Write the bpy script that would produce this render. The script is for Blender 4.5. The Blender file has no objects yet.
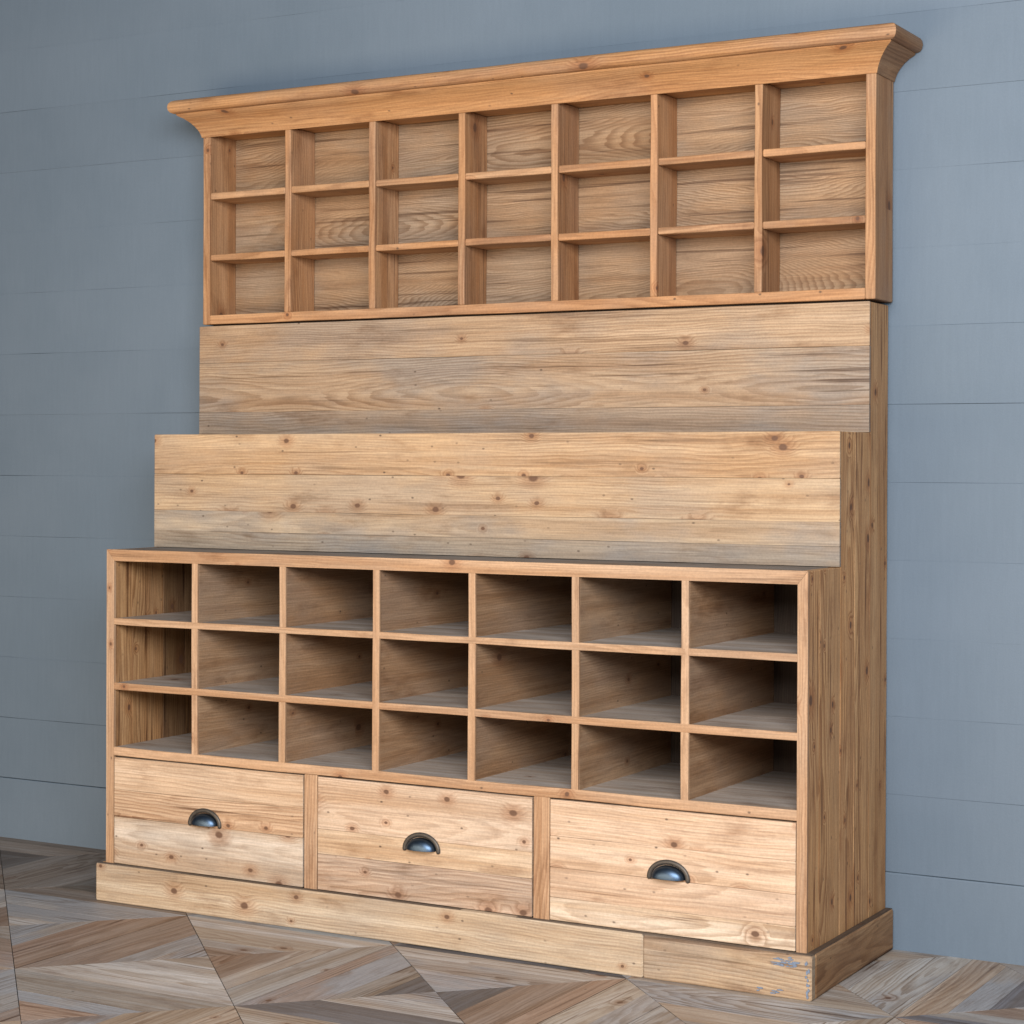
import bpy, math, random
from mathutils import Vector, noise

scene = bpy.context.scene
COL = scene.collection

# ------------------------------------------------------------------ sizes (metres)
W = 2.0                      # width of the base cabinet
D = 0.531                    # back of the cabinet
WALL_Y = 0.536
Z_PLINTH = 0.100
Z_RAIL0, Z_RAIL1 = 0.389, 0.412
Z_CASE = 0.943
Y_R1, Z_R1 = 0.197, 1.2546   # first riser
Y_R2, Z_R2 = 0.395, 1.566    # second riser
HX0, HX1, HY = 0.005, 2.010, 0.4046
HZ0, HZ1 = 1.572, 2.111

# ------------------------------------------------------------------ mesh collector
class MB:
    def __init__(self):
        self.v = []; self.f = []; self.uv = []; self.tint = []; self.brd = []; self.mi = []; self.sm = []
    def face(self, idx, uvs, tint, brd, mi=0, smooth=False):
        self.f.append(idx); self.uv.append(uvs); self.tint.append(tint); self.brd.append(brd)
        self.mi.append(mi); self.sm.append(smooth)
    def build(self, name, mats, parent=None):
        me = bpy.data.meshes.new(name)
        me.from_pydata(self.v, [], self.f)
        me.uv_layers.new(name='UVMap')
        me.attributes.new('tint', 'FLOAT_COLOR', 'CORNER')
        me.attributes.new('brd', 'FLOAT_COLOR', 'CORNER')
        U = []; T = []; B = []
        for i, f in enumerate(self.f):
            for j in range(len(f)):
                U += self.uv[i][j]; T += (*self.tint[i], 1.0); B += self.brd[i]
        me.uv_layers['UVMap'].data.foreach_set('uv', U)
        me.attributes['tint'].data.foreach_set('color', T)
        me.attributes['brd'].data.foreach_set('color', B)
        me.polygons.foreach_set('material_index', self.mi)
        me.polygons.foreach_set('use_smooth', self.sm)
        for m in mats: me.materials.append(m)
        me.update()
        o = bpy.data.objects.new(name, me); COL.objects.link(o)
        if parent is not None: o.parent = parent
        return o

RND = random.Random(11)

def vary(c, a=0.10, rnd=None):
    r = rnd or RND
    k = 1 + r.uniform(-a, a); w = r.uniform(-a, a) * 0.35
    return (c[0] * k * (1 + w), c[1] * k, c[2] * k * (1 - w))

def plank(mb, lo, hi, axis, tint, grey=0.12, ring=0.6, knot=0.5, r=0.0018, wob=0.0006, seed=None, mi=0, step=0.07):
    """a board with softly broken, slightly uneven edges; the grain runs along axis"""
    seed = RND.random() if seed is None else seed
    a, b = [(1, 2), (2, 0), (0, 1)][axis]
    r = min(r, 0.45 * (hi[a] - lo[a]), 0.45 * (hi[b] - lo[b]), 0.3 * (hi[axis] - lo[axis]))
    L0, L1 = lo[axis], hi[axis]
    n = max(1, int((L1 - L0) / step))
    secs = [(L0, r * 0.7), (L0 + r, 0.0)]
    secs += [(L0 + r + (L1 - L0 - 2 * r) * i / n, 0.0) for i in range(1, n)]
    secs += [(L1 - r, 0.0), (L1, r * 0.7)]
    base = len(mb.v)
    def ns(p, k): return noise.noise(Vector((p * 5.0 + seed * 91.0, k * 7.3 + seed * 17.0, seed * 40.0)))
    per = None
    for p, ins in secs:
        ra0 = lo[a] + ins + wob * ns(p, 0); ra1 = hi[a] - ins + wob * ns(p, 1)
        rb0 = lo[b] + ins + wob * ns(p, 2); rb1 = hi[b] - ins + wob * ns(p, 3)
        prof = []
        for (ca, cb, t0) in ((ra1 - r, rb1 - r, 0), (ra0 + r, rb1 - r, 90), (ra0 + r, rb0 + r, 180), (ra1 - r, rb0 + r, 270)):
            for t in (0, 45, 90):
                an = math.radians(t0 + t)
                prof.append((ca + r * math.cos(an), cb + r * math.sin(an)))
        if per is None:
            per = [0.0]
            for i in range(12):
                q0 = prof[i]; q1 = prof[(i + 1) % 12]
                per.append(per[-1] + math.hypot(q1[0] - q0[0], q1[1] - q0[1]))
        for (pa, pb) in prof:
            c = [0, 0, 0]; c[axis] = p; c[a] = pa; c[b] = pb
            mb.v.append(tuple(c))
    brd = (seed, grey, ring, knot)
    ns_ = len(secs)
    half = per[-1] * 0.5
    for s in range(ns_ - 1):
        u0, u1 = secs[s][0], secs[s + 1][0]
        for i in range(12):
            j = (i + 1) % 12
            A = base + s * 12
            v0, v1 = per[i] - half, per[i + 1] - half
            mb.face((A + i, A + j, A + 12 + j, A + 12 + i), ((u0, v0), (u0, v1), (u1, v1), (u1, v0)), tint, brd, mi)
    for s, rev in ((0, True), (ns_ - 1, False)):
        idx = [base + s * 12 + i for i in range(12)]
        if rev: idx = idx[::-1]
        uvs = [(mb.v[i][a] * 0.25, mb.v[i][b]) for i in idx]
        mb.face(tuple(idx), uvs, tuple(t * 0.8 for t in tint), (seed, grey, 0.3, 0.0), mi)

def prism(mb, poly, ext_axis, e0, e1, tint, brd, ucoord, mi=0):
    """straight extrusion of a polygon given as 3-D points with ext_axis replaced by e0/e1"""
    base = len(mb.v); n = len(poly)
    for e in (e0, e1):
        for p in poly:
            q = list(p); q[ext_axis] = e; mb.v.append(tuple(q))
    def uvof(i):
        q = mb.v[i]; o = [k for k in range(3) if k != ucoord]
        return (q[ucoord], q[o[0]] + q[o[1]])
    fs = [tuple(base + i for i in range(n))[::-1], tuple(base + n + i for i in range(n))]
    for i in range(n):
        j = (i + 1) % n
        fs.append((base + i, base + j, base + n + j, base + n + i))
    for f in fs: mb.face(f, [uvof(i) for i in f], tint, brd, mi)

# ------------------------------------------------------------------ materials
class NT:
    def __init__(self, name):
        self.m = bpy.data.materials.new(name); self.m.use_nodes = True
        self.t = self.m.node_tree; self.t.nodes.clear()
        self.out = self.n('ShaderNodeOutputMaterial'); self.p = self.n('ShaderNodeBsdfPrincipled')
        self.l(self.p.outputs[0], self.out.inputs[0])
    def n(self, k): return self.t.nodes.new(k)
    def l(self, a, b): self.t.links.new(a, b)
    def put(self, sock, x):
        if isinstance(x, bpy.types.NodeSocket): self.l(x, sock)
        else:
            if hasattr(sock.default_value, '__len__') and not hasattr(x, '__len__'): x = (x,) * len(sock.default_value)
            if hasattr(sock.default_value, '__len__') and len(sock.default_value) == 4 and len(x) == 3: x = (*x, 1)
            sock.default_value = x
    def m2(self, op, a, b=0.0, clamp=False):
        k = self.n('ShaderNodeMath'); k.operation = op; k.use_clamp = clamp
        self.put(k.inputs[0], a)
        if op not in ('SQRT', 'FRACT', 'ABSOLUTE', 'EXPONENT', 'SINE'): self.put(k.inputs[1], b)
        return k.outputs[0]
    def vec(self, x, y, z=0.0):
        k = self.n('ShaderNodeCombineXYZ')
        for i, q in enumerate((x, y, z)): self.put(k.inputs[i], q)
        return k.outputs[0]
    def noise(self, v, scale=1.0, detail=2.0, rough=0.5):
        k = self.n('ShaderNodeTexNoise'); self.put(k.inputs['Vector'], v)
        k.inputs['Scale'].default_value = scale; k.inputs['Detail'].default_value = detail; k.inputs['Roughness'].default_value = rough
        return k.outputs['Fac']
    def voro(self, v):
        k = self.n('ShaderNodeTexVoronoi'); k.voronoi_dimensions = '2D'; self.put(k.inputs['Vector'], v); k.inputs['Scale'].default_value = 1.0
        return k.outputs['Distance'], k.outputs['Color']
    def ss(self, x, lo, hi):      # smoothstep map to 0..1
        k = self.n('ShaderNodeMapRange'); k.interpolation_type = 'SMOOTHSTEP'
        self.put(k.inputs[0], x); self.put(k.inputs[1], lo); self.put(k.inputs[2], hi)
        return k.outputs[0]
    def mix(self, f, a, b, mode='MIX'):
        k = self.n('ShaderNodeMix'); k.data_type = 'RGBA'; k.blend_type = mode; k.clamp_factor = True
        self.put(k.inputs[0], f); self.put(k.inputs[6], a); self.put(k.inputs[7], b)
        return k.outputs[2]
    def sep(self, v):
        k = self.n('ShaderNodeSeparateXYZ'); self.put(k.inputs[0], v); return k.outputs
    def sepc(self, v):
        k = self.n('ShaderNodeSeparateColor'); self.put(k.inputs[0], v); return k.outputs
    def attr(self, name):
        k = self.n('ShaderNodeAttribute'); k.attribute_name = name; return k

def make_wood(name, freq=130.0, fibre=0.30, rough=0.68, bump=0.25, figure=1.0, greycol=(0.20, 0.185, 0.17), blotch=0.35, ringk=0.95):
    w = NT(name)
    uv = w.n('ShaderNodeUVMap'); uv.uv_map = 'UVMap'
    at = w.attr('brd'); c = w.sepc(at.outputs['Color'])
    seed, grey, ringamt, knotamt = c[0], c[1], c[2], at.outputs['Alpha']
    def vm(op, a, b):
        k = w.n('ShaderNodeVectorMath'); k.operation = op; w.put(k.inputs[0], a); w.put(k.inputs[1], b); return k.outputs[0]
    def mad(a, b, c2):
        k = w.n('ShaderNodeMath'); k.operation = 'MULTIPLY_ADD'
        w.put(k.inputs[0], a); w.put(k.inputs[1], b); w.put(k.inputs[2], c2); return k.outputs[0]
    # board space: x along the grain, y across it, z a different slice of every texture for every board
    B = vm('ADD', uv.outputs[0], vm('MULTIPLY', w.vec(seed, seed, seed), (31.0, 7.0, 53.0)))
    sc = lambda x, y, z=1.0: vm('MULTIPLY', B, (x, y, z))
    # knots
    kd, kc = w.voro(sc(6.3, 9.0))
    kr = w.sepc(kc)
    kn = mad(w.noise(B, 60.0, 1.0), 0.035, w.m2('SUBTRACT', kd, 0.0175))
    size = mad(w.m2('MULTIPLY', kr[1], kr[1]), 0.075, 0.034)
    rel = w.m2('DIVIDE', kn, size)
    rel = w.m2('ADD', rel, w.m2('MULTIPLY', w.m2('GREATER_THAN', kr[0], knotamt), 50.0))
    halo = w.ss(rel, 3.6, 0.8)
    core = w.ss(rel, 1.0, 0.55)
    # growth rings of a log cut lengthwise
    x, v, _ = w.sep(uv.outputs[0])
    vo = mad(w.m2('FRACT', w.m2('MULTIPLY', seed, 17.3)), -0.16, 0.08 - 0.025 * figure)
    vv = w.m2('ADD', w.m2('ADD', v, vo), mad(w.noise(sc(1.6, 7.0), 1.0, 3.0, 0.55), 0.05 * figure, w.m2('MULTIPLY', w.noise(sc(9.0, 30.0), 1.0, 1.0), 0.007)))
    dep = mad(w.noise(sc(0.9, 0.0), 1.0, 1.0), 0.16 * figure, -0.02)
    dist = w.m2('SQRT', mad(vv, vv, w.m2('MULTIPLY', dep, dep)))
    fr = w.m2('FRACT', mad(w.noise(sc(4.0, 55.0, 1.1), 1.0, 2.0), 1.3, w.m2('MULTIPLY', mad(halo, 0.012, dist), freq)))
    late = w.m2('MULTIPLY', w.ss(fr, 0.25, 0.88), w.ss(fr, 1.0, 0.92))
    late = w.m2('MULTIPLY', late, mad(w.ss(w.noise(sc(2.0, 11.0, 0.7), 1.0, 2.0), 0.30, 0.66), 0.7, 0.3))
    late = w.m2('MULTIPLY', late, w.m2('MULTIPLY', ringamt, ringk))
    # colour: streaks, rings, fibres
    tint = w.attr('tint').outputs['Color']
    streak = w.noise(sc(0.7, 26.0), 1.0, 4.0, 0.6)
    mul = w.mix(w.ss(streak, 0.36, 0.70), (1.0, 1.0, 1.0), (0.74, 0.64, 0.54))
    mul = w.mix(w.m2('MULTIPLY', w.ss(streak, 0.42, 0.26), 0.7), mul, (1.15, 1.2, 1.28))
    col = w.mix(1.0, tint, mul, 'MULTIPLY')
    # worn grey patina in patches along the grain
    blo = w.noise(sc(2.6, 6.0, 0.8), 1.0, 4.0, 0.6)
    pat = w.m2('MULTIPLY', mad(grey, 0.55, w.ss(blo, 0.38, 0.66)), w.m2('MULTIPLY', grey, 1.15), True)
    col = w.mix(pat, col, greycol)
    col = w.mix(1.0, col, w.mix(late, (1.0, 1.0, 1.0), (0.58, 0.48, 0.40)), 'MULTIPLY')
    dk = w.ss(w.noise(sc(5.0, 16.0, 1.3), 1.0, 4.0, 0.65), 0.52, 0.80)
    col = w.mix(1.0, col, w.mix(w.m2('MULTIPLY', dk, blotch), (1.0, 1.0, 1.0), (0.56, 0.46, 0.39)), 'MULTIPLY')
    # drying cracks and dark weathered lines along the grain, most on the roughest boards
    crack = w.ss(w.noise(sc(1.7, 75.0, 0.6), 1.0, 3.0, 0.6), 0.585, 0.68)
    col = w.mix(1.0, col, w.mix(w.m2('MULTIPLY', crack, w.ss(ringamt, 0.25, 0.95)), (1.0, 1.0, 1.0), (0.34, 0.26, 0.21)), 'MULTIPLY')
    fib = w.noise(sc(9.0, 330.0), 1.0, 2.0, 0.6)
    f = w.m2('MULTIPLY', mad(fib, fibre, 1.0 - fibre * 0.5), mad(w.noise(B, 170.0, 2.0, 0.7), 0.40, 0.80))
    col = vm('SCALE', col, (0, 0, 0)); sn = col.node; w.l(f, sn.inputs['Scale'])
    # knots, nail holes and dents
    col = w.mix(1.0, col, w.mix(w.m2('MULTIPLY', halo, 0.55), (1.0, 1.0, 1.0), (0.66, 0.46, 0.34)), 'MULTIPLY')
    col = w.mix(w.m2('MULTIPLY', core, 0.9), col, (0.095, 0.046, 0.026))
    hd, hc = w.voro(sc(13.0, 22.0, 0.9))
    hr = w.sepc(hc)
    hole = w.m2('MULTIPLY', w.m2('LESS_THAN', hr[0], w.m2('MULTIPLY', knotamt, 0.38)), w.ss(hd, 0.075, 0.02))
    col = w.mix(w.m2('MULTIPLY', hole, mad(hr[1], 0.6, 0.25)), col, (0.05, 0.03, 0.02))
    w.l(col, w.p.inputs['Base Color'])
    w.p.inputs['Roughness'].default_value = rough
    w.p.inputs['Specular IOR Level'].default_value = 0.35
    b = w.n('ShaderNodeBump'); b.inputs['Strength'].default_value = bump; b.inputs['Distance'].default_value = 0.0012
    w.l(w.noise(sc(9.0, 260.0), 1.0, 2.0, 0.6), b.inputs['Height']); w.l(b.outputs[0], w.p.inputs['Normal'])
    return w.m

PINE = make_wood('reclaimed_pine', freq=150, fibre=0.80, figure=0.85, blotch=0.9)
PLY = make_wood('open_grained_veneer', ringk=1.1, freq=300, fibre=0.9, figure=1.9, bump=0.4, greycol=(0.23, 0.185, 0.14), blotch=0.5)
DECK = make_wood('weathered_floor_boards', freq=110, fibre=0.65, figure=1.1, rough=0.58, bump=0.45, greycol=(0.27, 0.27, 0.28), blotch=0.85)

def make_paint():
    w = NT('blue_grey_wall_paint')
    g = w.n('ShaderNodeNewGeometry').outputs['Position']
    x, y, z = w.sep(g)
    at = w.sepc(w.attr('brd').outputs['Color'])
    n1 = w.noise(g, 1.3, 4.0, 0.6)
    n2 = w.noise(w.vec(w.m2('MULTIPLY', x, 90.0), 0.0, w.m2('MULTIPLY', z, 9.0)), 1.0, 4.0, 0.6)
    n3 = w.noise(g, 220.0, 2.0)
    col = w.mix(w.ss(n1, 0.3, 0.7), (0.106, 0.142, 0.180), (0.124, 0.161, 0.201))
    k = w.m2('ADD', 0.90, w.m2('ADD', w.m2('MULTIPLY', n2, 0.12), w.m2('MULTIPLY', n3, 0.09)))
    k = w.m2('MULTIPLY', k, w.m2('ADD', 0.98, w.m2('MULTIPLY', at[0], 0.04)))
    col = w.mix(1.0, col, w.vec(k, k, k), 'MULTIPLY')
    sd, sc = w.voro(w.vec(w.m2('MULTIPLY', x, 9.0), 0.0, w.m2('MULTIPLY', z, 9.0)))
    ch = w.m2('MULTIPLY', w.m2('LESS_THAN', w.sepc(sc)[0], 0.22), w.m2('SUBTRACT', 1.0, w.ss(sd, 0.015, 0.04)))
    col = w.mix(w.m2('MULTIPLY', ch, 0.35), col, (0.11, 0.115, 0.12))
    w.l(col, w.p.inputs['Base Color'])
    w.p.inputs['Roughness'].default_value = 0.62; w.p.inputs['Specular IOR Level'].default_value = 0.3
    b = w.n('ShaderNodeBump'); b.inputs['Strength'].default_value = 0.25; b.inputs['Distance'].default_value = 0.001
    w.l(w.m2('ADD', n2, w.m2('MULTIPLY', n3, 0.8)), b.inputs['Height']); w.l(b.outputs[0], w.p.inputs['Normal'])
    return w.m
PAINT = make_paint()

def make_plain(name, col, rough, metal=0.0, var=0.3, scale=40.0):
    w = NT(name)
    g = w.n('ShaderNodeTexCoord').outputs['Object']
    n = w.noise(g, scale, 4.0, 0.6)
    w.l(w.mix(n, tuple(c * (1 - var) for c in col), tuple(c * (1 + var) for c in col)), w.p.inputs['Base Color'])
    w.put(w.p.inputs['Roughness'], w.m2('ADD', rough - 0.08, w.m2('MULTIPLY', n, 0.16)))
    w.p.inputs['Metallic'].default_value = metal
    return w.m
BRONZE = make_plain('aged_bronze', (0.075, 0.065, 0.056), 0.5, 0.6, 0.35, 120.0)
POLISHED = make_plain('metal_blue_reflection', (0.06, 0.092, 0.14), 0.40, 1.0, 0.25, 90.0)  # blue of the reflected sky is put into the dome's base colour
GAP = make_plain('dark_subfloor', (0.07, 0.058, 0.048), 0.9)
BLUEPAINT = make_plain('old_blue_paint', (0.13, 0.165, 0.225), 0.7, 0.0, 0.4, 200.0)

# ------------------------------------------------------------------ floor: square panels of mitred boards
def clip_strip(tri_a, tri_b, apex, t0, t1, ga, gb, gs):
    """board between heights t0 and t1 (0 = outer edge, 1 = apex) of a triangle, pulled in from both mitres"""
    A, B, P = Vector(tri_a), Vector(tri_b), Vector(apex)
    d = (B - A).normalized()
    def row(t):
        l = A.lerp(P, t) + d * ga * 1.414; r_ = B.lerp(P, t) - d * gb * 1.414
        return l, r_
    l0, r0 = row(t0); l1, r1 = row(t1)
    if (r0 - l0).dot(d) < 0.004: return None
    if (r1 - l1).dot(d) < 0.001:
        m = (l1 + r1) / 2; return [l0, r0, m]
    return [l0, r0, r1, l1]

def make_floor():
    mb = MB(); rnd = random.Random(5)
    P = 0.635; X0 = 0.311; Y0 = -0.043
    brown = (0.195, 0.145, 0.112); red = (0.235, 0.165, 0.122); tan = (0.28, 0.225, 0.175)
    grey = (0.235, 0.215, 0.195); pale = (0.36, 0.335, 0.31); dark = (0.095, 0.09, 0.092); mid = (0.27, 0.225, 0.18)
    pal = [brown, brown, red, tan, tan, grey, grey, pale, pale, mid, mid, dark]
    fixed = {}
    # boards that can be recognised in the photograph: (tile i, tile j, side) -> colours from the outer edge inwards
    fixed[(0, 0, 'b')] = [(0.20, 0.24, 0.27), grey, brown]        # blue-grey sliver in front of the plinth
    fixed[(1, 0, 'b')] = [(0.055, 0.06, 0.075), grey, mid]        # near-black sliver
    fixed[(2, 0, 'b')] = [mid, grey, tan, brown]
    fixed[(2, 0, 'r')] = [(0.33, 0.31, 0.28), grey, pale]
    fixed[(3, 0, 'l')] = [tan, mid, (0.12, 0.115, 0.125), dark]
    fixed[(3, 0, 'b')] = [(0.12, 0.115, 0.125), grey, brown, tan]
    fixed[(-1, -1, 't')] = [pale, grey, pale]
    fixed[(-1, -1, 'r')] = [brown, red, mid, grey]
    fixed[(0, -1, 'l')] = [brown, grey, mid]
    fixed[(0, -1, 't')] = [pale, mid, grey, brown]
    fixed[(0, -1, 'r')] = [grey, mid, brown, red]
    fixed[(0, -1, 'b')] = [pale, (0.40, 0.385, 0.365), grey]
    fixed[(1, -1, 'l')] = [red, red, grey, dark]
    fixed[(1, -1, 'b')] = [dark, pale, mid]
    fixed[(1, -1, 't')] = [pale, mid, (0.33, 0.30, 0.29)]
    fixed[(1, -1, 'r')] = [red, brown, dark]
    fixed[(2, -1, 'l')] = [mid, grey, grey, tan]
    fixed[(2, -1, 't')] = [pale, tan, grey]
    shade_brown = (0.19, 0.165, 0.145)  # brown boards left of the cabinet, the shade there put into their colours
    for q in ('l', 'b', 'r', 't'):
        fixed[(-1, 0, q)] = [shade_brown, (0.12, 0.105, 0.09), (0.17, 0.14, 0.115)]; fixed[(-2, 0, q)] = [(0.16, 0.13, 0.105), shade_brown, (0.10, 0.085, 0.075)]
    wid = {(3, 0, 'l'): [0.0, 0.28, 0.5, 0.8, 1.0], (2, 0, 'r'): [0, 0.52, 0.8, 1.0], (0, 0, 'b'): [0, .4, .7, 1], (1, 0, 'b'): [0, .4, .7, 1]}
    for i in range(-6, 8):
        for j in range(-9, 1):
            x0, x1, y0, y1 = X0 + i * P, X0 + (i + 1) * P, Y0 + j * P, Y0 + (j + 1) * P
            bl, br, tr, tl = (x0, y0, 0), (x1, y0, 0), (x1, y1, 0), (x0, y1, 0)
            c = ((x0 + x1) / 2, (y0 + y1) / 2, 0)
            # the open joint runs from the top left to the bottom right corner of every panel
            for side, A, B, ga, gb in (('b', bl, br, 0.0002, 0.0009), ('r', br, tr, 0.0009, 0.0002), ('t', tr, tl, 0.0002, 0.0009), ('l', tl, bl, 0.0009, 0.0002)):
                cols = fixed.get((i, j, side))
                nb = len(cols) if cols else rnd.choice((2, 2, 3, 3))
                cuts = wid.get((i, j, side))
                if not cuts:
                    ws = [rnd.uniform(0.6, 1.4) for _ in range(nb)]; tot = sum(ws); cuts = [0.0]
                    for q in ws: cuts.append(cuts[-1] + q / tot)
                nx = (A[0] + B[0]) / 2 - c[0]; ny = (A[1] + B[1]) / 2 - c[1]
                for k in range(nb):
                    t0, t1 = cuts[k] + (0.0022 if k == 0 else 0.0010), cuts[k + 1] - 0.0010
                    poly = clip_strip(A, B, c, t0, t1, ga, gb, 0)
                    if not poly: continue
                    if min(p.y for p in poly) > WALL_Y + 0.05: continue
                    tint = tuple(q * 1.32 for q in vary(cols[k] if cols else rnd.choice(pal), 0.10, rnd))
                    seed = rnd.random(); z = rnd.uniform(-0.0006, 0.0004)
                    g = rnd.choice((0.0, 0.1, 0.3, 0.55, 0.8)); g = 0.06 if cols and max(cols[k]) < 0.2 else g; brd = (seed, g, rnd.uniform(0.45, 0.95), 0.10)
                    base = len(mb.v); n = len(poly); d = (Vector(B) - Vector(A)).normalized(); nrm = Vector((-d.y, d.x, 0))
                    mid_ = sum(poly, Vector()) / n
                    for p in poly: mb.v.append((p.x, p.y, z))
                    for p in poly: mb.v.append((p.x, p.y, -0.012))
                    uv = [((p - mid_).dot(d), (p - mid_).dot(nrm)) for p in poly]
                    mb.face(tuple(range(base, base + n)), uv, tint, brd)
                    for q in range(n):
                        r_ = (q + 1) % n
                        mb.face((base + q, base + n + q, base + n + r_, base + r_), [uv[q], uv[q], uv[r_], uv[r_]], tuple(t * 0.5 for t in tint), brd)
    # bedding under the boards
    b = len(mb.v)
    for (x, y) in ((-3.5, -5.75), (5.4, -5.75), (5.4, 0.6), (-3.5, 0.6)): mb.v.append((x, y, -0.009))
    mb.face((b, b + 1, b + 2, b + 3), [(0, 0)] * 4, (0.03, 0.03, 0.03), (0, 0, 0, 0), 1)
    o = mb.build('floor', [DECK, GAP]); o['kind'] = 'structure'
    return o
make_floor()

# ------------------------------------------------------------------ wall of horizontal painted boards
def make_wall():
    mb = MB(); rnd = random.Random(3)
    zs = [-0.02, 0.187] + [0.187 + 0.1896 * k for k in range(1, 19)]
    for k in range(len(zs) - 1):
        gap = rnd.choice((-0.0002, 0.0, 0.0001, 0.0003)) if k > 1 else 0.0016
        y = WALL_Y + rnd.uniform(-0.0006, 0.0012) - (0.0030 if k == 0 else 0)
        x = -3.5
        while x < 5.4:                                 # boards butt end to end
            x2 = min(5.4, x + 9.0)
            plank(mb, (x, y, zs[k] + gap * rnd.uniform(0.3, 0.9)), (x2, y + 0.02, zs[k + 1] - gap * rnd.uniform(0.3, 0.9)), 0, (1, 1, 1), r=0.0030 if k == 0 else rnd.choice((0.0004, 0.0006)), wob=0.0010, seed=rnd.random(), step=0.12)
            x = x2
    b = len(mb.v)
    for (x, z) in ((-3.5, -0.02), (5.4, -0.02), (5.4, zs[-1]), (-3.5, zs[-1])): mb.v.append((x, WALL_Y + 0.012, z))
    mb.face((b, b + 1, b + 2, b + 3), [(0, 0)] * 4, (1, 1, 1), (0, 0, 0, 0))
    o = mb.build('shiplap_wall', [PAINT])
    o['label'] = 'blue-grey painted wall of wide horizontal boards behind the wooden cabinet'; o['category'] = 'wall'
make_wall()

# ------------------------------------------------------------------ the cabinet
cab = bpy.data.objects.new('sorting_cabinet', None); COL.objects.link(cab)
cab.location = (W / 2, D / 2, 0.0)
cab['label'] = 'tall stepped reclaimed pine cabinet with rows of open cubbyholes and three drawers'
cab['category'] = 'cabinet'
def part(mb, name, parent=cab, mats=None):
    o = mb.build(name, mats or [PINE])
    o.parent = parent
    bpy.context.view_layer.update()
    o.matrix_parent_inverse = parent.matrix_world.inverted()
    return o
bpy.context.view_layer.update()

T_PLINTH = (0.46, 0.365, 0.26)
T_RISER1 = (0.51, 0.355, 0.21)
T_RISER2 = (0.45, 0.315, 0.19)
T_EDGE = (0.43, 0.275, 0.165)
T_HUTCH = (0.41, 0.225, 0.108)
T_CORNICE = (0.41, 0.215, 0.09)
T_SIDE = (0.53, 0.305, 0.138)
T_IN = (0.33, 0.205, 0.115)
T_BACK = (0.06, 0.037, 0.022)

# plinth: two lengths in front, one down each side
OP = 0.0195
mb = MB()
plank(mb, (-OP, -OP, 0), (1.610, 0.004, Z_PLINTH), 0, vary(T_PLINTH, .03), grey=0.28, ring=0.5, knot=0.55, r=0.0035, wob=0.0012)
plank(mb, (1.6105, -OP, 0), (W + OP, 0.004, Z_PLINTH - 0.001), 0, (0.41, 0.295, 0.185), grey=0.34, ring=0.7, knot=0.9, r=0.0035, wob=0.0012)
plank(mb, (-OP, 0.0045, 0), (0.004, D, Z_PLINTH - 0.001), 1, T_SIDE, grey=0.3, r=0.003)
plank(mb, (W - 0.004, 0.0045, 0), (W + OP, D, Z_PLINTH - 0.0005), 1, (0.30, 0.175, 0.085), grey=0.1, ring=0.95, knot=0.4, r=0.005, wob=0.0012)
rp = random.Random(8)                                   # flakes of old blue paint near the right end
flakes = [(rp.gauss(1.962, 0.017), rp.gauss(0.077, 0.006), rp.uniform(0.004, 0.013), rp.uniform(0.0011, 0.0026)) for _ in range(26)]
flakes += [(rp.uniform(2.006, 2.014), rp.uniform(0.008, 0.085), rp.uniform(0.0015, 0.004), rp.uniform(0.003, 0.008)) for _ in range(12)]
flakes += [(rp.gauss(1.93, 0.02), rp.uniform(0.008, 0.018), rp.uniform(0.003, 0.009), rp.uniform(0.001, 0.002)) for _ in range(7)]
for n_, (cx, cz, sx, sz) in enumerate(flakes):
    poly = []
    cz = min(cz, 0.091); cx = min(cx, W + OP - 0.006)
    for k in range(14):
        a = 2 * math.pi * k / 14; q = rp.uniform(0.45, 1.15)
        poly.append((cx + sx * q * math.cos(a), 0, cz + sz * q * math.sin(a)))
    prism(mb, poly, 1, -OP - 0.0013 - 0.00002 * n_, -OP + 0.002, (0.2, 0.25, 0.33), (0, 0, 0, 0), 0, mi=1)
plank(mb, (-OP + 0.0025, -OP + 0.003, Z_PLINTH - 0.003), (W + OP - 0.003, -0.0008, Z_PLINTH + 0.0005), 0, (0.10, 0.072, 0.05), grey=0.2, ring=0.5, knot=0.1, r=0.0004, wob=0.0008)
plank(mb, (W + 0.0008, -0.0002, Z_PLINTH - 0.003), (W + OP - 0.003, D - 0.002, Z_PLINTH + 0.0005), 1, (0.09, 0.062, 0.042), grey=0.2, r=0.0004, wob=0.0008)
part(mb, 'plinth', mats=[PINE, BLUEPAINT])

# floor of the case, hidden behind the plinth
mb = MB(); plank(mb, (0.026, 0.004, 0.07), (W - 0.026, D - 0.012, 0.094), 0, T_BACK); part(mb, 'bottom_board')

# stepped sides: upright boards, each as tall as the step it reaches
def side(x0, x1, tones):
    mb = MB()
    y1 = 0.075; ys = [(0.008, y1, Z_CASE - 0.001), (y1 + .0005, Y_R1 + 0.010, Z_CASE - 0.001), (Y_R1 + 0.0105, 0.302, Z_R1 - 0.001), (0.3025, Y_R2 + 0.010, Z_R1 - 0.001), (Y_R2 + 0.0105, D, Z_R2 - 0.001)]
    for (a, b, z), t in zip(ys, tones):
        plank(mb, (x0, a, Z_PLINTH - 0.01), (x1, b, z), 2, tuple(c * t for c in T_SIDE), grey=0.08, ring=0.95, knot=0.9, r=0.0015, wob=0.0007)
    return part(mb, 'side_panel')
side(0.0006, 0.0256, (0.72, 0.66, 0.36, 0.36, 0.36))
side(W - 0.0246, W - 0.0006, (1.0, 0.92, 1.05, 0.98, 0.90))

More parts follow.
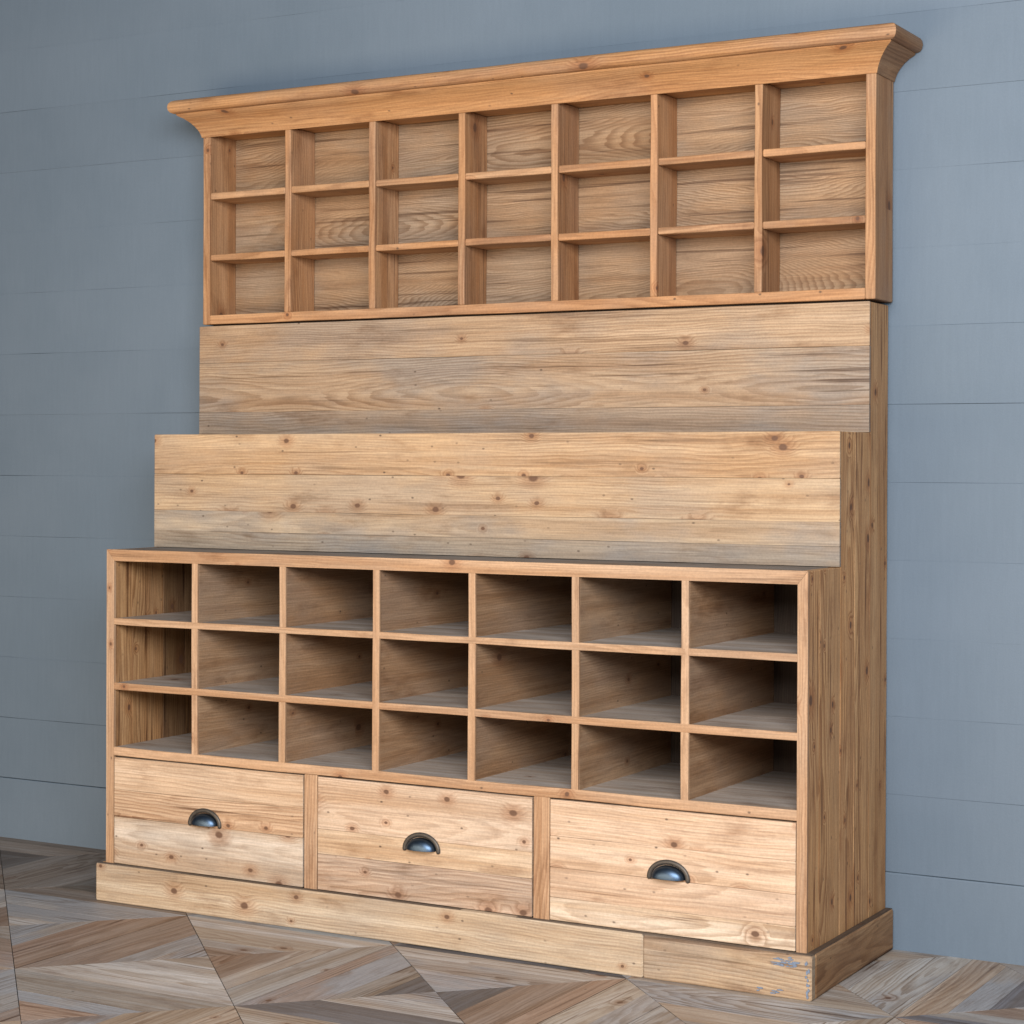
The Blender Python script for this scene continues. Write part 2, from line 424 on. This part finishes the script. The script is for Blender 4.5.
# face frame
mb = MB()
def mitre_board(pts, axis, tint, **k):
    prism(mb, pts, 1, 0.0, 0.0078, tint, (RND.random(), k.get('grey', .12), k.get('ring', .5), k.get('knot', .25)), axis)
fz = 0.9125
def stile(x_out, x_in):
    prism(mb, [(x_out, 0, Z_PLINTH - 0.004), (x_in, 0, Z_PLINTH - 0.004), (x_in, 0, fz), (x_out, 0, Z_CASE)], 1, 0.0, 0.0078, vary(T_EDGE, .04), (RND.random(), .15, .5, .3), 2)
stile(0.0, 0.0258); stile(W, W - 0.0245)
prism(mb, [(0.0008, 0, Z_CASE), (0.0262, 0, fz), (W - 0.0250, 0, fz), (W - 0.0008, 0, Z_CASE)], 1, 0.0, 0.0078, vary(T_EDGE, .03), (0.37, .12, .55, .35), 0)
part(mb, 'face_frame')

# top of the case in front of the first riser: dark worn boards
mb = MB()
plank(mb, (0.0262, 0.0083, 0.917), (W - 0.0252, 0.095, Z_CASE - 0.0004), 0, (0.20, 0.155, 0.115), grey=0.75, r=0.002)
plank(mb, (0.0262, 0.0955, 0.917), (W - 0.0252, Y_R1 + 0.002, Z_CASE - 0.0008), 0, (0.17, 0.13, 0.10), grey=0.8, r=0.002)
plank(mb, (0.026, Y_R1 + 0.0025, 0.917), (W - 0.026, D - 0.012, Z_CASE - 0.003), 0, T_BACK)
part(mb, 'case_top')

# back of the case
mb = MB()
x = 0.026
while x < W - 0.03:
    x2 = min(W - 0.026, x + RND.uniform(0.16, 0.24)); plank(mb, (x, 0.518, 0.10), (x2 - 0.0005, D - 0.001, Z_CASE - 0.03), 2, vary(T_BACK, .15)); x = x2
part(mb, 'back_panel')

# cubbyholes of the case
DX = [0.2971, 0.5786, 0.8634, 1.1394, 1.4218, 1.7030]
for cx in DX:
    mb = MB(); h = 0.0097
    plank(mb, (cx - h, 0.0010, Z_RAIL1 - 0.012), (cx + h, 0.0085, fz + 0.004), 2, vary(T_EDGE, .06), grey=0.12, ring=0.4, knot=0.15, r=0.0018, wob=0.0018, step=0.045)
    plank(mb, (cx - h + 0.0006, 0.0088, Z_RAIL1 - 0.012), (cx + h - 0.0006, 0.517, fz + 0.003), 1, vary(T_IN, .10), grey=0.22, ring=0.35, knot=0.22, r=0.001, wob=0.0008)
    part(mb, 'divider')
def shelf(z0, z1, name='shelf'):
    mb = MB()
    plank(mb, (0.0238, 0.0002, z0), (W - 0.0225, 0.0080, z1), 0, vary(T_EDGE, .06), grey=0.12, ring=0.45, knot=0.3, r=0.0020, wob=0.0018, step=0.045)
    plank(mb, (0.0245, 0.0083, z0 + 0.0006), (W - 0.0235, 0.25, z1 - 0.0006), 0, (0.43, 0.38, 0.335), grey=0.25, ring=0.4, knot=0.1)
    plank(mb, (0.0245, 0.2504, z0 + 0.0006), (W - 0.0235, 0.5165, z1 - 0.001), 0, (0.38, 0.335, 0.295), grey=0.25, ring=0.4, knot=0.1)
    part(mb, name)
shelf(0.7412, 0.7590); shelf(0.5667, 0.5852)
shelf(Z_RAIL0, Z_RAIL1 + 0.0012, 'drawer_rail')

# drawers, the posts between them, and their pulls
for (x0, x1) in ((0.6490, 0.6890), (1.3118, 1.3545)):
    mb = MB(); plank(mb, (x0, 0.0012, 0.0965), (x1, 0.50, Z_RAIL0 - 0.0003), 2, vary(T_EDGE, .05), grey=0.15, ring=0.6, knot=0.3); part(mb, 'drawer_post')

def cup_pull(px, py, pz):
    """half-round cup pull: flat arched flange and a hollow dome open at the bottom"""
    mb = MB(); N = 40
    # flange: half ring with rounded section and rounded feet
    R_, rb = 0.0484, 0.0058
    rings = []
    for k in range(N + 1):
        a = math.pi * k / N
        rings.append((R_ * math.cos(a), R_ * 0.77 * math.sin(a), a, 1.0))
    pre = []
    for q in (0.95, 0.75, 0.45):
        off = -rb * math.sin(math.acos(1 - (1 - q))) if False else -rb * 1.0 * q
        pre.append((R_, off, 0.0, math.sqrt(max(0.0, 1 - q * q)) + 0.02))
    post = [(-x, z, math.pi, s) for (x, z, a, s) in pre]
    allr = pre + rings + post[::-1]
    base = len(mb.v); M = 10
    for (cx, cz, a, s) in allr:
        for m in range(M):
            t = 2 * math.pi * m / M
            dr = rb * s * math.cos(t); dy = 0.0040 * math.sin(t) * (0.4 + 0.6 * s)
            mb.v.append((px + cx + dr * math.cos(a), py - 0.0018 + dy, pz + cz + dr * math.sin(a)))
    for k in range(len(allr) - 1):
        for m in range(M):
            n = (m + 1) % M; A = base + k * M
            mb.face((A + m, A + n, A + M + n, A + M + m), [(0, 0)] * 4, (1, 1, 1), (0, 0, 0, 0), 0, True)
    for k in (0, len(allr) - 1):
        mb.face(tuple(base + k * M + m for m in range(M)), [(0, 0)] * M, (1, 1, 1), (0, 0, 0, 0), 0, True)
    fl = mb
    # dome, outer and inner skins joined by a lip
    dm = MB(); rx, rz, ry = 0.0415, 0.0300, 0.0230; NA, NR = 36, 12
    def skin(th):
        b = len(dm.v)
        for r_ in range(NR + 1):
            t = (math.pi / 2) * r_ / NR                    # 0 at the flange, 90 deg at the nose
            for k in range(NA + 1):
                a = math.pi * k / NA
                x = (rx - th) * math.cos(t) ** 0.8 * math.cos(a); z = (rz - th) * math.cos(t) ** 0.8 * math.sin(a)
                dm.v.append((px + x, py - (ry - th) * math.sin(t) ** 0.85, pz + 0.0004 + z))
        return b
    b0, b1 = skin(0.0), skin(0.0018)
    C = NA + 1
    for r_ in range(NR):
        for k in range(NA):
            q = (b0 + r_ * C + k, b0 + r_ * C + k + 1, b0 + (r_ + 1) * C + k + 1, b0 + (r_ + 1) * C + k)
            dm.face(q, [(0, 0)] * 4, (1, 1, 1), (0, 0, 0, 0), 0, True)
            dm.face(tuple(i - b0 + b1 for i in q[::-1]), [(0, 0)] * 4, (1, 1, 1), (0, 0, 0, 0), 0, True)
        for k in (0, NA):
            dm.face((b0 + r_ * C + k, b0 + (r_ + 1) * C + k, b1 + (r_ + 1) * C + k, b1 + r_ * C + k), [(0, 0)] * 4, (1, 1, 1), (0, 0, 0, 0), 0)
    off = len(fl.v); fl.v += dm.v
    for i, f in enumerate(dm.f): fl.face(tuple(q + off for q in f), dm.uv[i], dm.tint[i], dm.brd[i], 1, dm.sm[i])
    return fl

def drawer(x0, x1, cuts, tints, hx, hz, seeds):
    z0, z1 = 0.1012, 0.3856
    x0 += 0.0009; x1 -= 0.0009
    mb = MB()
    for k in range(len(cuts) - 1):
        a = z1 - (z1 - z0) * cuts[k + 1]; b = z1 - (z1 - z0) * cuts[k]
        plank(mb, (x0, -0.0006 - 0.0003 * (k % 2), a + 0.0002), (x1, 0.021, b - 0.0001), 0, (tints[k][0][0] * 0.84, tints[k][0][1] * 0.86, tints[k][0][2] * 0.95), grey=tints[k][1], ring=tints[k][2], knot=tints[k][3], r=0.0013 if len(cuts) > 2 else 0.002, wob=0.0006, seed=seeds[k])
    for (a, b, c, d) in ((x0 + 0.012, x0 + 0.026, 0.0215, 0.49), (x1 - 0.026, x1 - 0.012, 0.0215, 0.49)):
        plank(mb, (a, c, z0 + 0.004), (b, d, z1 - 0.03), 1, T_BACK, r=0.001)
    plank(mb, (x0 + 0.0265, 0.478, z0 + 0.004), (x1 - 0.0265, 0.49, z1 - 0.03), 0, T_BACK, r=0.001)
    plank(mb, (x0 + 0.0265, 0.0215, z0 + 0.006), (x1 - 0.0265, 0.4775, z0 + 0.014), 0, T_BACK, r=0.001)
    d = part(mb, 'drawer')
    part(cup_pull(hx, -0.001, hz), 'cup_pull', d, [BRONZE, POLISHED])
    return d
drawer(0.0275, 0.6468, (0, 0.30, 0.56, 1.0), (((0.60, 0.43, 0.27), .10, .45, .15), ((0.55, 0.375, 0.225), .10, .8, .6), ((0.58, 0.47, 0.34), .28, .5, .98)), 0.3353, 0.2318, (0.21, 0.613, 0.347))
drawer(0.6912, 1.3096, (0, 0.46, 0.68, 1.0), (((0.62, 0.455, 0.30), .12, .5, .85), ((0.63, 0.47, 0.30), .08, .4, .8), ((0.55, 0.40, 0.27), .30, .6, .8)), 1.0013, 0.2312, (0.771, 0.128, 0.902))
drawer(1.3568, 1.9745, (0, 0.30, 0.56, 0.81, 1.0), (((0.68, 0.50, 0.33), .08, .4, .9), ((0.66, 0.475, 0.305), .08, .5, .95), ((0.60, 0.42, 0.265), .10, .55, .8), ((0.68, 0.545, 0.38), .08, .8, .3)), 1.6658, 0.2308, (0.456, 0.834, 0.067, 0.539))

# the two risers, boards stacked one above the other, each with a shelf board on top
def riser(y, z0, z1, cuts, specs, seeds):
    mb = MB()
    for k in range(len(cuts) - 1):
        a = z1 - (z1 - z0) * cuts[k + 1]; b = z1 - (z1 - z0) * cuts[k]
        t, g, rg, kn = specs[k]
        plank(mb, (0.0, y + 0.0003 * (k % 2), a + (0.0001 if k < len(cuts) - 2 else 0.0003)), (W, y + 0.0098, b - 0.0001), 0, t, grey=g, ring=rg, knot=kn, r=0.0018 if k == 0 else 0.0008, wob=0.0006, seed=seeds[k])
    return part(mb, 'riser_panel')
riser(Y_R1, Z_CASE, Z_R1, (0, 0.35, 0.67, 0.85, 1.0), (((0.44, 0.30, 0.175), .20, .6, .9), ((0.43, 0.305, 0.185), .30, .5, .9), ((0.40, 0.30, 0.195), .50, .4, .6), ((0.30, 0.235, 0.165), .62, .5, .5)), (0.15, 0.68, 0.31, 0.93))
riser(Y_R2, Z_R1, Z_R2, (0, 0.34, 0.79, 1.0), (((0.37, 0.25, 0.15), .35, .6, .2), ((0.36, 0.25, 0.155), .45, .75, .2), ((0.29, 0.205, 0.135), .50, .6, .3)), (0.52, 0.247, 0.86))
def step_board(ya, yb, z, xa, xb):
    mb = MB(); plank(mb, (xa, ya, z - 0.02), (xb, yb, z), 0, (0.2, 0.155, 0.115), grey=0.7); part(mb, 'step_board')
step_board(Y_R1 + 0.0102, Y_R2 + 0.002, Z_R1 - 0.0006, 0.0262, W - 0.0252)
step_board(Y_R2 + 0.0102, D - 0.002, Z_R2 - 0.0006, 0.0262, W - 0.0252)

# ------------------------------------------------------------------ upper cubbyhole unit
mb = MB()
plank(mb, (HX0, HY, HZ0), (0.0290, D, HZ1 + 0.02), 2, vary(T_HUTCH, .04), grey=0.14, ring=0.6, knot=0.35, r=0.002, wob=0.0012)
plank(mb, (1.9845, HY, HZ0), (HX1, D, HZ1 + 0.02), 2, vary(tuple(q*0.92 for q in T_HUTCH), .02), grey=0.2, ring=0.7, knot=0.3, r=0.002, wob=0.0010)
plank(mb, (0.0292, HY + 0.0004, HZ0), (1.9843, D - 0.001, 1.5985), 0, vary(T_HUTCH, .03), grey=0.16, ring=0.5, knot=0.25, r=0.002, wob=0.0012)
plank(mb, (0.0292, HY + 0.004, 2.1145), (1.9843, D - 0.001, 2.130), 0, vary(T_CORNICE, .03), grey=0.08, ring=0.5, knot=0.2, r=0.002)
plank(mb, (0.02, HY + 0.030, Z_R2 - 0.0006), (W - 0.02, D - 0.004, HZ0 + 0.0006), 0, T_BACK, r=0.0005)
hutch = part(mb, 'cubbyhole_unit')
mb = MB()
z = 1.5988
for k, z2 in enumerate((1.77, 1.94, 2.1143)):
    for (xa, xb) in ((0.0292, 0.86), (0.8602, 1.43), (1.4302, 1.9843)):
        plank(mb, (xa, 0.5255, z), (xb, D - 0.0015, z2 - 0.0003), 0, vary((0.29, 0.183, 0.10), .07), grey=RND.uniform(0.25, 0.5), ring=0.72, knot=0.0, r=0.0004, wob=0.0)
    z = z2
part(mb, 'back_panel', hutch, [PLY])
UX = [0.3000, 0.5818, 0.8643, 1.1451, 1.4282, 1.7103]
for cx in UX:
    mb = MB(); h = 0.0103
    plank(mb, (cx - h, HY + 0.0006, 1.5980), (cx + h, 0.5250, 2.1143), 2, vary(T_HUTCH, .08), grey=0.16, ring=0.6, knot=0.3, r=0.0026, wob=0.0022, step=0.045)
    part(mb, 'divider', hutch)
for (za, zb) in ((1.7535, 1.7720), (1.9292, 1.9475)):
    mb = MB(); xs = [0.0290] + [q for c in UX for q in (c - 0.0105, c + 0.0105)] + [1.9845]
    for k in range(0, 14, 2):
        dz = RND.uniform(-0.0008, 0.0008)
        plank(mb, (xs[k], HY + 0.0016, za + dz), (xs[k + 1], 0.5249, zb + dz), 0, vary(T_HUTCH, .09), grey=0.14, ring=0.55, knot=0.3, r=0.0032, wob=0.0020, step=0.04)
    part(mb, 'shelf', hutch)

# cornice: cove and rounded top moulding, mitred round three sides
PROF = [(0.0, 2.1065), (0.0030, 2.1065), (0.0052, 2.1150), (0.0095, 2.1250), (0.0170, 2.1365), (0.0270, 2.1475), (0.0390, 2.1570), (0.0510, 2.1635),
        (0.0535, 2.1665), (0.0525, 2.1690), (0.0590, 2.1690), (0.0655, 2.1720), (0.0695, 2.1780), (0.0710, 2.1860), (0.0695, 2.1950), (0.0650, 2.2015), (0.0580, 2.2050), (0.0480, 2.2060), (0.0, 2.2065)]
mb = MB()
path = [(HX0, D), (HX0, HY), (HX1, HY), (HX1, D)]
outd = [(-1, 0), (-1, -1), (1, -1), (1, 0)]
per = [0.0]
PROF = [(o * 1.03, 2.1065 + (z - 2.1065) * 1.04) for (o, z) in PROF]
for k in range(1, len(PROF)): per.append(per[-1] + math.hypot(PROF[k][0] - PROF[k - 1][0], PROF[k][1] - PROF[k - 1][1]))
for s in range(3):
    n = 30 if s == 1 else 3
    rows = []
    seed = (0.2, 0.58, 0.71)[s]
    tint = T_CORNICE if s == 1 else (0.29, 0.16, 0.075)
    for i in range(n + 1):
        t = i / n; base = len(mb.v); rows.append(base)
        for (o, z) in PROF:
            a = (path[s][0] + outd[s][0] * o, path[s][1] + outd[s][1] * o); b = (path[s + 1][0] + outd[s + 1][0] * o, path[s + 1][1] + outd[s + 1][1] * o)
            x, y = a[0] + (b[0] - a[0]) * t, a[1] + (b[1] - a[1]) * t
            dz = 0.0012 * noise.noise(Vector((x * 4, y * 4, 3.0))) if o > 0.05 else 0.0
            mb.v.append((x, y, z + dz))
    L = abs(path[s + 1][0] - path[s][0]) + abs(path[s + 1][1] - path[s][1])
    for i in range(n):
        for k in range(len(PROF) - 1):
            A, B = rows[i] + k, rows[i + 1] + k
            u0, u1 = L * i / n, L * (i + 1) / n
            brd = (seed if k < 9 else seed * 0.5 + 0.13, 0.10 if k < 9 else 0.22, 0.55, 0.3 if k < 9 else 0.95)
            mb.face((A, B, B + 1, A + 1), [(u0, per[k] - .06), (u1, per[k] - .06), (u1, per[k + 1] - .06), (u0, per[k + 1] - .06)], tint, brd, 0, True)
co = part(mb, 'cornice', hutch)
mb_top = None

# make every face point outwards
import bmesh
for o in list(COL.objects):
    if o.type == 'MESH' and o.name not in ('floor',):
        bm = bmesh.new(); bm.from_mesh(o.data); bmesh.ops.recalc_face_normals(bm, faces=bm.faces); bm.to_mesh(o.data); bm.free()
# keep the mouldings crisp
def sharp(o, deg):
    bm = bmesh.new(); bm.from_mesh(o.data)
    for e in bm.edges:
        if len(e.link_faces) == 2 and e.calc_face_angle(0) > math.radians(deg): e.smooth = False
    bm.to_mesh(o.data); bm.free()
sharp(co, 35)
for o in COL.objects:
    if o.name.startswith('cup_pull'): sharp(o, 50)

# ------------------------------------------------------------------ light
def area(name, loc, target, sx, sy, power, col):
    l = bpy.data.lights.new(name, 'AREA'); l.shape = 'RECTANGLE'; l.size = sx; l.size_y = sy; l.energy = power; l.color = col
    o = bpy.data.objects.new(name, l); COL.objects.link(o); o.location = loc
    o.rotation_euler = (Vector(target) - Vector(loc)).to_track_quat('-Z', 'Y').to_euler()
    return o
area('key_light', (3.2, -4.0, 2.35), (1.1, 0.2, 0.9), 3.6, 1.6, 410, (0.98, 0.98, 1.0))
area('low_light', (0.0, -3.3, 0.35), (0.5, 0.45, 1.9), 3.4, 1.4, 125, (1.0, 0.79, 0.56))

world = bpy.data.worlds.new('World'); scene.world = world; world.use_nodes = True
bg = world.node_tree.nodes['Background']; bg.inputs[0].default_value = (0.55, 0.72, 1.0, 1); bg.inputs[1].default_value = 0.075

# ------------------------------------------------------------------ camera
cd = bpy.data.cameras.new('camera'); cam = bpy.data.objects.new('camera', cd); COL.objects.link(cam)
yaw, pitch, roll = 0.513, -0.0053, -0.0036
f = Vector((-math.sin(yaw) * math.cos(pitch), math.cos(yaw) * math.cos(pitch), math.sin(pitch)))
r = Vector((math.cos(yaw), math.sin(yaw), 0)); d = f.cross(r)
r2 = math.cos(roll) * r + math.sin(roll) * d; d2 = -math.sin(roll) * r + math.cos(roll) * d
from mathutils import Matrix
m = Matrix.Identity(4)
for i in range(3): m[i][0] = r2[i]; m[i][1] = -d2[i]; m[i][2] = -f[i]; m[i][3] = (3.5971, -4.1655, 1.176)[i]
cam.matrix_world = m
cd.sensor_width = 36.0; cd.lens = 2005.26 / 1024 * 36.0; cd.shift_y = -(512 - 474.77) / 1024
cd.clip_start = 0.05; cd.clip_end = 100
scene.camera = cam
vs = scene.view_settings
vs.view_transform = 'Standard'; vs.look = 'None'; vs.exposure = 0.0; vs.gamma = 1.0; vs.use_curve_mapping = False
